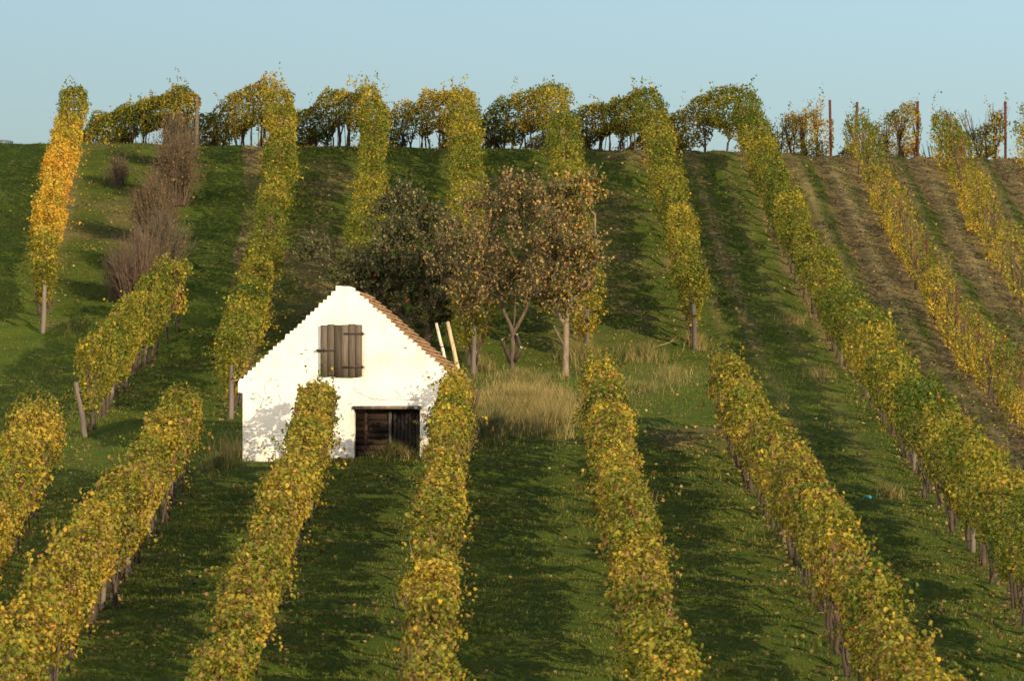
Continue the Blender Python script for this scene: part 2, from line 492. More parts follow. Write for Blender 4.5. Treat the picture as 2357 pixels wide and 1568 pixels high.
def build_row(r_, idx):
    Lp, ss = r_['line'], r_['s']
    Ltot = ss[-1]
    D = nrm(np.gradient(Lp, axis=0))
    org = Lp[len(Lp) // 2].copy()
    root = thing('vine_row', org, r_['label'], 'vine row')
    n = int(Ltot * r_['dens'])
    s = rng.uniform(-.15, Ltot + .15, n)
    tl = float(ss[Lp[:, 1] > 181.8].max()) if Lp[0][1] > 184.5 else -1.0     # stretch beyond the crest
    if tl > 0: s = np.concatenate([s, rng.uniform(-.15, tl, int(tl * r_['dens'] * .7))])
    n = len(s)
    th = rng.uniform(0, 2 * math.pi, n)
    rad = 1 - np.abs(rng.normal(0, .20, n)); rad = np.where(rng.random(n) < .12, rng.uniform(.2, 1, n), rad)
    sd = idx * 17
    lump = 1 + .30 * vnoise(s / 1.1, th / 6.2832 * 5, sd) + .30 * vnoise(s / .36, th / 6.2832 * 10, sd + 1)
    hmul = 1 + .12 * vnoise(s / 1.7, 0 * s, sd + 2) + .11 * vnoise(s / .55, 0 * s, sd + 3)
    wmul = 1 + .24 * vnoise(s / 2.2, 0 * s + 3, sd + 4)
    top = r_['top'] * hmul; bot = r_['bot'] + .20 * vnoise(s / 1.1, 0 * s + 7, sd + 5) + .24 * vnoise(s / .45, 0 * s + 7, sd + 6)
    bot = np.where(s < tl, bot - .08, bot)
    hh = (top - bot) / 2; hc = bot + hh
    ca, sa = np.cos(th), np.sin(th)
    e = .72
    cx = np.sign(ca) * np.abs(ca) ** e; cz = np.sign(sa) * np.abs(sa) ** e
    # hanging shoots: wide shoulders, narrower skirt
    shape = np.where(cz > 0, 1.0, 1.0 - .35 * (-cz))
    endf = np.clip(np.minimum(s + .15, Ltot + .15 - s) / .55, .05, 1) ** .5
    off = r_['half'] * wmul * cx * rad * lump * shape * endf
    h = hc + hh * cz * rad * (.6 + .4 * lump) * (.55 + .45 * endf)
    keep = np.ones(n, bool)
    g = vnoise(s / .8, th / 6.2832 * 4, sd + 8) + .6 * vnoise(s / .35, h / .3, sd + 9)
    ontail = s < tl
    keep &= g > np.where(ontail, -1.1, -.62 + r_['sparse'] * 1.5)
    keep &= ~((cz < -.5) & (vnoise(s / .5, 0 * s + 9, sd + 10) < -.4))
    if r_['sparse']:
        keep &= ~((h > r_['top'] * .72) & (vnoise(s / .55, 0 * s, sd + 11) < .05))
    s, off, h, cx, cz, rad, th = [a[keep] for a in (s, off, h, cx, cz, rad, th)]
    n = len(s)
    # loose shoots
    ns = int(Ltot * 2.6)
    s0 = rng.uniform(.1, Ltot - .1, ns); sd0 = rng.choice([-1, 1], ns)
    upb = rng.random(ns) < .55
    S2, O2, H2 = [], [], []
    for q in range(ns):
        m = rng.integers(10, 26); t = np.linspace(0, 1, m); ln = rng.uniform(.2, .55) + (rng.random() < .08) * .4
        if upb[q]:
            S2.append(s0[q] + t * rng.normal(0, .25)); O2.append(rng.uniform(-.3, .3) + t * rng.normal(0, .2)); H2.append(r_['top'] - .12 + t * ln)
        else:
            S2.append(s0[q] + t * rng.normal(0, .3)); O2.append(sd0[q] * (r_['half'] * .85 + t * ln * .75)); H2.append(rng.uniform(.9, r_['top'] - .3) - t * t * rng.uniform(-.1, .35))
    if ns:
        S2, O2, H2 = map(np.concatenate, (S2, O2, H2))
        S2 = S2 + rng.normal(0, .05, len(S2)); O2 = O2 + rng.normal(0, .05, len(O2)); H2 = H2 + rng.normal(0, .05, len(H2))
        s = np.concatenate([s, S2]); off = np.concatenate([off, O2]); h = np.concatenate([h, H2])
        cx = np.concatenate([cx, np.sign(O2)]); cz = np.concatenate([cz, np.full(len(S2), .4)])
        n = len(s)
    px = np.interp(s, ss, Lp[:, 0]) ; py = np.interp(s, ss, Lp[:, 1])
    ex = np.where(s < 0, s, np.where(s > Ltot, s - Ltot, 0))
    dx = np.interp(s, ss, D[:, 0]); dy = np.interp(s, ss, D[:, 1]); dl = np.hypot(dx, dy); dx, dy = dx / dl, dy / dl
    X = px + dx * ex + dy * off; Y = py + dy * ex - dx * off
    Z = terrain(px, py) + h
    P = np.stack([X, Y, Z], 1) + rng.normal(0, .02, (n, 3))
    Nn = np.stack([dy * cx, -dx * cx, .35 + .8 * cz], 1) + rng.normal(0, .75, (n, 3))
    # pigment: patches along the row, older leaves low down, every leaf its own
    hue = r_['hue']
    t = .92 + 1.4 * hue + .90 * vnoise(s / 2.6, h / 1.2, sd + 12) + .70 * vnoise(s / .6, th_safe(h) / .45, sd + 13) + rng.normal(0, .30, n)
    t = t + (.35 if r_['sparse'] == 0 else 1.1) * (1.2 - h) / 1.2
    t = np.where(rng.random(n) < .022 + .02 * hue, rng.uniform(3, 4.6, n), t)
    if hue > .7: t = np.clip(t + 1.5 * sstep(2, 9, s) * sstep(Ltot - 1, Ltot - 6, s) - .5, .3, 4.2)
    t = t + np.where(s < tl, .45, 0)
    c = pal(np.clip(t, 0, 4.3))
    br = rng.random(n) < (.04 + .10 * (r_['key'] in ('B2', 'C2', 'D2', 'E2', 'F2', 'A2'))) * (1 + 1.3 * vnoise(s / .9, h / .6, sd + 14))
    c = np.where(br[:, None], PAL[5] * rng.uniform(.75, 1.2, (n, 1)), c)
    c = c * rng.uniform(.8, 1.2, (n, 1))
    size = np.clip(.066 * np.exp(rng.normal(0, .24, n)), .035, .105) * (1.0 if r_['sparse'] == 0 else .9)
    link('foliage', leaf_mesh('vine_foliage', P - org, Nn, size, c, M_LEAF), root)
    # trunks
    nt_ = max(2, int(Ltot / r_['gap']))
    gap = Ltot / nt_
    spots = [(q + .5) * gap for q in range(nt_)]
    if tl > 0: spots += list(np.arange(.3, tl, .45))
    spots = spots[-98:]
    if len(spots) < nt_: spots = list(np.linspace(.5, Ltot - .2, 98))
    for s1 in spots:
        s1 = s1 + rng.normal(0, .08)
        i = int(np.clip(s1 / .25, 0, len(Lp) - 1)); b0 = Lp[i]
        o = bpy.data.objects.new('trunk', TRUNKS[rng.integers(len(TRUNKS))])
        C.objects.link(o); o.parent = root
        o.location = (b0[0] - org[0] + rng.normal(0, .06), b0[1] - org[1], b0[2] - org[2] - .04)
        o.rotation_euler = (rng.normal(0, .09), rng.normal(0, .09), rng.uniform(0, 6.28))
        q_ = rng.uniform(.75, 1.3); o.scale = (q_, q_, rng.uniform(.85, 1.05))
    # posts
    red = any(p in ('red', 'redend') for p in r_['posts'] if isinstance(p, str))
    for p in r_['posts']:
        if p == 'red': continue
        s1 = Ltot - .02 if p in ('end', 'redend') else p * 1.5 if r_['key'] not in ('H', 'I', 'J') else p * 1.4 + .1
        if s1 > Ltot + .1: continue
        i = int(np.clip(s1 / .25, 0, len(Lp) - 1)); b0 = Lp[i].copy()
        if p in ('end', 'redend'): b0[:2] += D[-1][:2] * .3
        b0[2] = terrain(b0[0], b0[1])
        hgt = 1.38 if p == 'end' else 1.95 if r_['key'] in ('H', 'I', 'J', 'T') else 1.7
        if r_['key'] == 'A0': hgt = 1.75
        lean = np.array([-.30, .05]) if (r_['key'] == 'A' and p == 'end') else rng.normal(0, .05, 2)
        mb = MB()
        if red:
            cc = np.array((.12, .035, .025)); r0 = .045 if p in (0, 'redend', 2) else .03
            lean = rng.normal(0, .03, 2)
            mb.tube([(0, 0, -.3), (lean[0], lean[1], hgt)], [r0, r0], 8, cc)
        else:
            cc = np.array((.15, .122, .095)) * rng.uniform(.7, 1.2); r0 = .075 if p == 'end' else .058
            kk = 5
            pts = [(lean[0] * t + rng.normal(0, .008), lean[1] * t + rng.normal(0, .008), -.3 + (hgt + .3) * t) for t in np.linspace(0, 1, kk)]
            mb.tube(pts, np.linspace(r0, r0 * .85, kk), 9, cc)
        po = link('post', mb.mesh('trellis_post', M_WOOD), root)
        po.location = b0 - org

def th_safe(h): return h

def trunk_variant(seed):
    rg = np.random.default_rng(seed)
    mb = MB(); h = .95; k = 7
    t = np.linspace(0, 1, k)
    w = np.cumsum(rg.normal(0, .022, (k, 2)), 0)
    pts = np.stack([w[:, 0], w[:, 1], t * h], 1)
    mb.tube(pts, np.linspace(.042, .026, k) * rg.uniform(.85, 1.2, k), 6, (.08, .058, .042))
    for q in range(7):
        a = rg.uniform(0, 6.28)
        d = np.array([math.cos(a), math.sin(a), 0])
        r1 = rg.uniform(.06, .24); z1 = rg.uniform(.5, 1.05)
        mb.tube([pts[-2], pts[-1] + d * r1 * .45 + (0, 0, .12), pts[-1] + d * r1 + (0, 0, z1 * .6), pts[-1] + d * r1 * 1.2 + (0, 0, z1)], [.017, .013, .009, .006], 4, (.14, .085, .05))
    # thin planting stick beside the stem
    o = rg.normal(0, .06, 2)
    mb.tube([(o[0], o[1], 0), (o[0] * 1.3, o[1] * 1.2, 1.25)], [.011, .011], 5, (.10, .08, .06))
    return mb.mesh('vine_trunk', M_BARK, True)
TRUNKS = [trunk_variant(q) for q in range(8)]
for i_, r_ in enumerate(ROWS): build_row(r_, i_ + 1)

# ------------------------------------------------------------------ the white press house
def limewash_material():
    m, nt, b = new_mat('limewashed_brick', .9)
    tc = nt.nodes.new('ShaderNodeTexCoord'); ob = tc.outputs['Object']
    mp = nt.nodes.new('ShaderNodeMapping'); mp.inputs['Rotation'].default_value = (R(90), 0, 0)
    sx = nt.nodes.new('ShaderNodeSeparateXYZ'); nt.links.new(ob, sx.inputs[0])
    ad = nt.nodes.new('ShaderNodeMath'); ad.operation = 'ADD'
    nt.links.new(sx.outputs[0], ad.inputs[0]); nt.links.new(sx.outputs[1], ad.inputs[1])
    cb = nt.nodes.new('ShaderNodeCombineXYZ'); nt.links.new(ad.outputs[0], cb.inputs[0]); nt.links.new(sx.outputs[2], cb.inputs[1])
    br = nt.nodes.new('ShaderNodeTexBrick')
    br.inputs['Scale'].default_value = 1.0
    br.inputs['Brick Width'].default_value = .29; br.inputs['Row Height'].default_value = .075
    br.inputs['Mortar Size'].default_value = .008; br.inputs['Mortar Smooth'].default_value = .6
    nt.links.new(cb.outputs[0], br.inputs['Vector'])
    n = noise_node(nt, 2.2, 6, .65, ob); n2 = noise_node(nt, 11, 5, .7, ob)
    base = ramp(nt, n.outputs['Fac'], [(.3, (.62, .59, .52)), (.55, (.73, .71, .65)), (.8, (.77, .75, .70))])
    at = nt.nodes.new('ShaderNodeAttribute'); at.attribute_name = 'Col'
    c = mixc(nt, 1.0, base.outputs[0], at.outputs['Color'], 'MULTIPLY')
    # worn joints show only in patches
    patch = ramp(nt, n.outputs['Fac'], [(.52, (0, 0, 0)), (.72, (1, 1, 1))])
    ml = nt.nodes.new('ShaderNodeMath'); ml.operation = 'MULTIPLY'
    nt.links.new(br.outputs['Fac'], ml.inputs[0]); nt.links.new(patch.outputs[0], ml.inputs[1])
    m2 = nt.nodes.new('ShaderNodeMath'); m2.operation = 'MULTIPLY'; m2.inputs[1].default_value = .40
    nt.links.new(ml.outputs[0], m2.inputs[0])
    c = mixc(nt, m2.outputs[0], c, (.36, .26, .19))
    n3 = noise_node(nt, 1.1, 5, .7, ob)
    st = ramp(nt, n3.outputs['Fac'], [(.50, (1, 1, 1)), (.70, (.74, .69, .60))])
    c = mixc(nt, 1.0, c, st.outputs[0], 'MULTIPLY')
    dirt = nt.nodes.new('ShaderNodeMapRange'); dirt.inputs[1].default_value = .55; dirt.inputs[2].default_value = .0; dirt.inputs[3].default_value = 0; dirt.inputs[4].default_value = .45
    nt.links.new(sx.outputs[2], dirt.inputs[0])
    dm = nt.nodes.new('ShaderNodeMath'); dm.operation = 'MULTIPLY'; nt.links.new(dirt.outputs[0], dm.inputs[0]); nt.links.new(n2.outputs['Fac'], dm.inputs[1])
    c = mixc(nt, dm.outputs[0], c, (.42, .36, .28))
    nt.links.new(c, b.inputs['Base Color'])
    hsum = nt.nodes.new('ShaderNodeMath'); hsum.operation = 'MULTIPLY_ADD'; hsum.inputs[1].default_value = -.6
    nt.links.new(br.outputs['Fac'], hsum.inputs[0]); nt.links.new(n2.outputs['Fac'], hsum.inputs[2])
    bp = nt.nodes.new('ShaderNodeBump'); bp.inputs['Strength'].default_value = .45; bp.inputs['Distance'].default_value = .012
    nt.links.new(hsum.outputs[0], bp.inputs['Height']); nt.links.new(bp.outputs[0], b.inputs['Normal'])
    return m

def tile_material():
    m, nt, b = new_mat('clay_tile', .9)
    tc = nt.nodes.new('ShaderNodeTexCoord'); ob = tc.outputs['Object']
    n = noise_node(nt, 5, 5, .7, ob); n2 = noise_node(nt, 1.2, 3, .6, ob)
    c = ramp(nt, n.outputs['Fac'], [(.3, (.14, .08, .045)), (.5, (.34, .19, .095)), (.66, (.44, .29, .15)), (.8, (.30, .27, .19))])
    c2 = mixc(nt, n2.outputs['Fac'], c.outputs[0], (.28, .18, .10))
    nt.links.new(c2, b.inputs['Base Color'])
    bp = nt.nodes.new('ShaderNodeBump'); bp.inputs['Strength'].default_value = .5; bp.inputs['Distance'].default_value = .01
    nt.links.new(n.outputs['Fac'], bp.inputs['Height']); nt.links.new(bp.outputs[0], b.inputs['Normal'])
    return m
M_LIME, M_TILE = limewash_material(), tile_material()
M_IRON, _, _b = new_mat('rusty_iron', .7); _b.inputs['Base Color'].default_value = (.045, .032, .025, 1)
M_DARK, _, _b = new_mat('dark_wood', .9)
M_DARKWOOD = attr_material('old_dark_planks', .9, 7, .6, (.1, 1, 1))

HB = hit(780, 1056)
YAW = R(-7)
DEP = float(HB[1])
PPM = FPX / DEP
HOUSE = thing('press_house', HB, 'small white limewashed brick house with stepped gable, wooden loft shutter and dark low doorway', 'house', None, YAW)
cyaw, syaw = math.cos(YAW), math.sin(YAW)
def wx(u): return (u - 780) / PPM / (cyaw + 0 * u)
def wz(v): return (1056 - v) / PPM

def gable_outline(steps_l, steps_r):
    pts = [(wx(557), -.7), ]
    pts += [(wx(557), wz(905)), (wx(546), wz(903)), (wx(546), wz(880))]
    n = steps_l
    x0, z0, x1, z1 = wx(549), wz(880), wx(781), wz(662)
    for i in range(n):                        # toothed left slope
        a = i / n; b2 = (i + 1) / n
        xa = x0 + (x1 - x0) * a; xb = x0 + (x1 - x0) * b2
        za = z0 + (z1 - z0) * a; zb = z0 + (z1 - z0) * b2
        j = rng.normal(0, .016)
        pts.append((xa + .012, zb + j)); pts.append((xb + j * .6, zb + j))
    pts.append((wx(783), wz(659))); pts.append((wx(803), wz(659)))
    x0, z0, x1, z1 = wx(804), wz(662), wx(1030), wz(862)
    n = steps_r
    for i in range(n):
        a = i / n; b2 = (i + 1) / n
        xa = x0 + (x1 - x0) * a; xb = x0 + (x1 - x0) * b2
        za = z0 + (z1 - z0) * a; zb = z0 + (z1 - z0) * b2
        j = rng.normal(0, .016)
        pts.append((xb - .012, za + j)); pts.append((xb - .012, zb + j))
    pts += [(wx(1030), wz(890)), (wx(1010), wz(892)), (wx(1010), -.7)]
    pts += [(wx(967), -.7), (wx(967), wz(942)), (wx(815), wz(942)), (wx(815), -.7)]
    return pts

def extrude_outline(name, pts, y0, y1, mat):
    bm = bmesh.new()
    vs = [bm.verts.new((x, y0, z)) for x, z in pts]
    f = bm.faces.new(vs)
    r = bmesh.ops.extrude_face_region(bm, geom=[f])
    for v in r['geom']:
        if isinstance(v, bmesh.types.BMVert): v.co.y = y1
    bmesh.ops.triangulate(bm, faces=[f for f in bm.faces if len(f.verts) > 4])
    bmesh.ops.recalc_face_normals(bm, faces=bm.faces)
    me = bpy.data.meshes.new(name); bm.to_mesh(me); bm.free()
    a = me.color_attributes.new('Col', 'FLOAT_COLOR', 'POINT')
    a.data.foreach_set('color', np.ones(len(me.vertices) * 4, np.float32))
    me.materials.append(mat)
    return me
link('gable_wall', extrude_outline('gable_wall', gable_outline(24, 22), 0, .32, M_LIME), HOUSE)
HL = 3.5
XL, XR = wx(557), wx(1010)
mb = MB(); mb.box((XR - .3, .325, -.7), (XR, HL, wz(885)), (1, 1, 1)); link('side_wall', mb.mesh('side_wall', M_LIME), HOUSE)
mb = MB(); mb.box((XL, .325, -.7), (XL + .3, HL, wz(885)), (1, 1, 1)); link('side_wall', mb.mesh('side_wall', M_LIME), HOUSE)
bp_ = [(XL + .32, -.7), (XL + .32, wz(885)), (wx(790), wz(690)), (XR - .32, wz(885)), (XR - .32, -.7)]
link('back_wall', extrude_outline('back_wall', bp_, HL - .3, HL - .003, M_LIME), HOUSE)
mb = MB(); mb.box((XL + .31, .33, -.12), (XR - .31, HL - .31, -.02), (.5, .45, .4)); link('floor', mb.mesh('house_floor', M_DARKWOOD), HOUSE)

# tiled roof: overlapping courses, two slopes
def roof_mesh():
    mb = MB()
    for side, (xa, za, xb, zb) in ((1, (wx(793), wz(664), wx(1038), wz(872))), (-1, (wx(793), wz(664), wx(538), wz(884)))):
        n = 19
        d = np.array([xb - xa, zb - za]); ln = np.hypot(*d); d = d / ln; nn = np.array([-d[1], d[0]]) * (1 if side > 0 else -1)
        if nn[1] < 0: nn = -nn
        cl = ln / n
        m = 26
        for i in range(n):
            for j in range(m):
                y0 = .17 + (HL + .1 - .17) * j / m; y1 = .17 + (HL + .1 - .17) * (j + 1) / m
                lo, hi = i * cl - .03, (i + 1) * cl + .035 + rng.normal(0, .012)
                tlift = .02 + rng.normal(0, .010)
                q = []
                for s_, t_ in ((lo, .0), (hi, .035 + tlift)):
                    for th in (0.0, .03):
                        p = np.array([xa, za]) + d * s_ + nn * (t_ + th + .012)
                        q.append(p)
                V = [(q[0][0], y0, q[0][1]), (q[2][0], y0, q[2][1]), (q[2][0], y1 - .004, q[2][1]), (q[0][0], y1 - .004, q[0][1]),
                     (q[1][0], y0, q[1][1]), (q[3][0], y0, q[3][1]), (q[3][0], y1 - .004, q[3][1]), (q[1][0], y1 - .004, q[1][1])]
                mb.add(V, [(0,3,2,1),(4,5,6,7),(0,1,5,4),(1,2,6,5),(2,3,7,6),(3,0,4,7)])
    return mb.mesh('tiled_roof', M_TILE)
link('roof', roof_mesh(), HOUSE)
# roof boards under the tiles keep the loft dark
mb = MB()
for xa, za, xb, zb in ((wx(793), wz(664), wx(1042), wz(884)), (wx(793), wz(664), wx(542), wz(884))):
    d = np.array([xb - xa, zb - za]); d /= np.hypot(*d); nn = np.array([-d[1], d[0]]); nn = nn if nn[1] > 0 else -nn
    a = np.array([xa, za]) - nn * .05; b2 = np.array([xb, zb]) - nn * .05; a2 = a + nn * .045; b3 = b2 + nn * .045
    y0, y1 = .33, HL + .05
    mb.add([(a[0], y0, a[1]), (b2[0], y0, b2[1]), (b2[0], y1, b2[1]), (a[0], y1, a[1]), (a2[0], y0, a2[1]), (b3[0], y0, b3[1]), (b3[0], y1, b3[1]), (a2[0], y1, a2[1])],
           [(0,3,2,1),(4,5,6,7),(0,1,5,4),(1,2,6,5),(2,3,7,6),(3,0,4,7)], (.08, .055, .04))
link('roof_boards', mb.mesh('roof_boards', M_WOOD), HOUSE)

# loft shutter, set proud of the wall, iron straps
mb = MB()
x0, x1, z0, z1 = wx(738), wx(834), wz(868), wz(748)
npl = 6
for i in range(npl):
    a = x0 + (x1 - x0) * i / npl + .004; b2 = x0 + (x1 - x0) * (i + 1) / npl - .004
    tone = np.array((.132, .104, .076)) * rng.uniform(.5, 1.4)
    mb.box((a, -.075 + rng.normal(0, .004), z0 + rng.normal(0, .008)), (b2, -.030, z1 + rng.normal(0, .008)), tone, .0015)
mb.box((x0 + .02, -.028, z0 + .02), (x1 - .02, -.004, z1 - .02), (.06, .045, .03))
SH = link('loft_shutter', mb.mesh('loft_shutter', M_PLANK), HOUSE)
mb = MB()
def strap(xa, xb, z):
    m = MB()
    m.box((xa, -.092, z - .022), (xb, -.080, z + .022), (1, 1, 1), .002)
    m.tube([(xb + .012, -.085, z - .04), (xb + .012, -.085, z + .04)], [.016, .016], 7)
    m.box((xb + .02, -.086, z - .012), (xb + .05, -.004, z + .012))
    return m
link('hinge', strap(wx(792), wx(834), wz(769)).mesh('hinge', M_IRON), SH)
link('hinge', strap(wx(789), wx(834), wz(846)).mesh('hinge', M_IRON), SH)
m_ = MB(); zz = wz(807)
m_.box((wx(733), -.095, zz - .02), (wx(772), -.081, zz + .02), (1, 1, 1), .002)
m_.box((wx(729), -.09, zz - .03), (wx(733.5), -.004, zz + .03)); m_.box((wx(745), -.105, zz - .035), (wx(750), -.097, zz + .035))
link('latch', m_.mesh('latch', M_IRON), SH)

# doorway: lintel, half open plank door, post
mb = MB(); mb.box((wx(812), -.035, wz(943)), (wx(970), .26, wz(935)), (.17, .14, .11), .004)
link('lintel', mb.mesh('lintel', M_WOOD), HOUSE)
mb = MB()
for i in range(9):
    z0 = -.12 + i * .148
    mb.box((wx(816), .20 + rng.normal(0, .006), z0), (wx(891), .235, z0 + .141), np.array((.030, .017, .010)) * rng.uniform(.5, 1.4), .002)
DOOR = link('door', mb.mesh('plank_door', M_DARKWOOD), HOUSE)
mb = MB(); mb.box((wx(836), .185, -.1), (wx(843), .197, wz(946)), (.05, .028, .018)); link('brace', mb.mesh('brace', M_DARKWOOD), DOOR)
mb = MB(); mb.box((wx(892), .17, -.4), (wx(899), .25, wz(944)), (.085, .075, .065), .002); link('door_post', mb.mesh('door_post', M_WOOD), HOUSE)
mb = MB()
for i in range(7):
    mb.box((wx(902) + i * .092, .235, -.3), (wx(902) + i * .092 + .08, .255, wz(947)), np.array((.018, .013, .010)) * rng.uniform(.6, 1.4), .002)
link('doorway_shade', mb.mesh('doorway_shade', M_DARKWOOD), HOUSE)  # near-black boards stand in for the shade in the doorway's open half
# exposed bricks and cracks in the limewash
mb = MB()
for u, v, w, h, c in ((969, 952, 12, 5, (.34, .10, .06)), (972, 958, 9, 3, (.30, .12, .08))):
    mb.box((wx(u), -.004, wz(v + h)), (wx(u + w), .02, wz(v)), c, .001)
for u, v in ((690, 813), (930, 800)):
    mb.box((wx(u), -.0035, wz(v + 3.0)), (wx(u + 7), .02, wz(v)), (.66, .58, .48), .001)
link('bare_bricks', mb.mesh('bare_bricks', M_TILE), HOUSE)
def crack(pts, w=.007):
    m = MB()
    P = [np.array((wx(u), -.002, wz(v))) for u, v in pts]
    Q = [P[0]]
    for a, b2 in zip(P[:-1], P[1:]):
        for t in np.linspace(.25, 1, 4):
            Q.append(a * (1 - t) + b2 * t + np.array((rng.normal(0, .008), 0, rng.normal(0, .008))))
    m.tube(Q, [w * rng.uniform(.5, 1.1) for _ in Q], 4)
    return m
for pts in (((812, 893), (822, 903), (838, 911), (854, 918), (872, 921)), ((903, 900), (915, 903), (924, 914)),
            ((616, 860), (625, 872), (612, 880)), ((590, 905), (604, 918), (598, 940)), ((640, 905), (645, 920), (640, 932)),
            ((606, 882), (610, 905)), ((870, 921), (905, 920), (960, 921)), ((800, 931), (812, 931)), ((562, 1012), (590, 1028), (620, 1050))):
    link('crack', crack(pts, .006).mesh('crack', M_IRON), HOUSE)

# ------------------------------------------------------------------ trees
def tree(name, label, base, fork_h, blobs, ntips, leaf_n, leaf_size, leafpal, trunk_r, bark, lean=(0, 0), twigs=4, stubs=(), seed=1, fruit=0, twl=.45, dark=1.0, limbs_=()):
    """blobs: crown volumes (x, y, z, rx, ry, rz, weight) about the base"""
    rg = np.random.default_rng(seed)
    root = thing(name, base, label, 'tree')
    # tips fill the crown volumes
    T = []
    wsum = sum(b[6] for b in blobs)
    for b in blobs:
        k = int(ntips * b[6] / wsum)
        d = nrm(rg.normal(0, 1, (k, 3))); r = rg.uniform(.25, 1, k) ** .5
        T.append(np.array(b[:3]) + d * r[:, None] * np.array(b[3:6]))
    T = np.concatenate(T)
    nodes = [np.array([0, 0, -.3]), np.array([lean[0] * .3, lean[1] * .3, fork_h * .35]), np.array([lean[0] * .7, lean[1] * .7, fork_h * .7]), np.array([lean[0], lean[1], fork_h])]
    par = [-1, 0, 1, 2]
    fork = nodes[3]
    tipn = []
    order = np.argsort(np.linalg.norm(T - fork, axis=1) + rg.normal(0, .15, len(T)))
    dist = [9, 9, 9, .6]
    for lb in limbs_:
        last = 3
        for q in lb:
            nodes.append(fork + np.array(q, float)); par.append(last); dist.append(.1 if q is not lb[0] else .4); last = len(nodes) - 1
        tipn.append(last)
    for ti in order:
        t = T[ti]
        N = np.array(nodes)
        dd = np.linalg.norm(N - t, axis=1) + .35 * np.array(dist)
        back = np.array([np.dot(t - N[i], fork * 0 + (t - fork)) for i in range(len(N))]) < 0
        dd = dd + back * 2
        i = int(np.argmin(dd))
        p = N[i]; v = t - p; ln = np.linalg.norm(v); k = max(1, int(ln / .28))
        bend = rg.normal(0, .07, 3) * ln
        last = i
        for q in range(1, k + 1):
            f = q / k
            pos = p + v * f + bend * math.sin(f * math.pi) + np.array([0, 0, -.10 * ln * math.sin(f * math.pi)]) + (rg.normal(0, .015, 3) if q < k else 0)
            nodes.append(pos); par.append(last); dist.append(dist[last] + ln / k); last = len(nodes) - 1
        tipn.append(last)
    N = np.array(nodes); n = len(N)
    cnt = np.zeros(n)
    for t in tipn: cnt[t] += 1
    for i in range(n - 1, 0, -1): cnt[par[i]] += cnt[i]
    rad = trunk_r * (np.maximum(cnt, 1) / cnt[0]) ** .47
    rad[0] *= 1.25
    kids = [[] for _ in range(n)]
    for i in range(1, n): kids[par[i]].append(i)
    trunk, limbs = MB(), MB()
    # chains
    stack = [(0, None)]
    while stack:
        i, pr = stack.pop()
        ch = [i] if pr is None else [pr, i]
        while kids[ch[-1]]:
            ks = sorted(kids[ch[-1]], key=lambda q: -cnt[q])
            for q in ks[1:]: stack.append((q, ch[-1]))
            ch.append(ks[0])
        P = N[ch]; rr = rad[ch].copy()
        if pr is not None: rr[0] = min(rr[0], rr[1] * 1.15)
        big = rr[0] > .03
        m = trunk if pr is None else limbs
        cc = np.array(bark) * rg.uniform(.85, 1.15)
        if len(ch) > 1: m.tube(P, np.maximum(rr, .006), 9 if big else 4, cc, cap=False)
    for (sx_, sy_, sz_, ex_, ey_, ez_, r0) in stubs:
        trunk.tube([(sx_, sy_, sz_), ((sx_ + ex_) / 2, (sy_ + ey_) / 2, (sz_ + ez_) / 2 - .03), (ex_, ey_, ez_)], [r0, r0 * .95, r0 * .85], 8, np.array(bark) * .55)
        trunk.tube([(ex_, ey_, ez_), (ex_ + (ex_ - sx_) * .03, ey_ + (ey_ - sy_) * .03, ez_ + .01)], [r0 * .72, r0 * .70], 8, (.55, .48, .36))
    # twigs and leaves
    LP = []
    src = np.concatenate([np.array(tipn), rg.choice(np.where((cnt <= 3))[0], len(tipn))])
    for i in src:
        p = N[i]
        for q in range(twigs):
            d = nrm(rg.normal(0, 1, 3) + nrm(p - fork) * .8 + np.array([0, 0, .35])); ln = rg.uniform(.4, 1.1) * twl
            a = p + d * ln * .5 + rg.normal(0, .03, 3); e = p + d * ln + rg.normal(0, .06, 3) + np.array([0, 0, .05])
            limbs.tube([p, a, e], [.007, .005, .0035], 3, np.array(bark) * rg.uniform(.8, 1.1), cap=False)
            LP.append((p, a, e))
    link('trunk', trunk.mesh('tree_trunk', M_BARK, True), root)
    link('branches', limbs.mesh('tree_branches', M_BARK), root)
    LP = np.array(LP)
    pick = rg.integers(0, len(LP), leaf_n); t = rg.uniform(.15, 1.05, leaf_n)[:, None]
    A = LP[pick]
    P = np.where(t < .5, A[:, 0] * (1 - 2 * t) + A[:, 1] * 2 * t, A[:, 1] * (2 - 2 * t) + A[:, 2] * (2 * t - 1)) + rg.normal(0, .035, (leaf_n, 3))
    cl = vnoise(pick * .37, pick * .11, seed)
    lp = np.array(leafpal)
    w = rg.random(leaf_n) * .6 + .4 * (cl * .5 + .5)
    idx = np.clip((w * len(lp)).astype(int), 0, len(lp) - 1)
    c = lp[idx] * rg.uniform(.75, 1.25, (leaf_n, 1)) * dark
    Nn = rg.normal(0, 1, (leaf_n, 3)) + np.array([0, -.2, .5])
    link('crown', leaf_mesh('tree_leaves', P, Nn, rg.uniform(.7, 1.3, leaf_n) * leaf_size, c, M_TREELEAF, aspect=.8), root)
    if fruit:
        for q in range(fruit):
            p = A[rg.integers(leaf_n), 2] + np.array([0, -.1, -.04])
            o = bpy.data.objects.new('apple', APPLE); C.objects.link(o); o.parent = root; o.location = p
            o.scale = (rg.uniform(.9, 1.15),) * 3
    return root

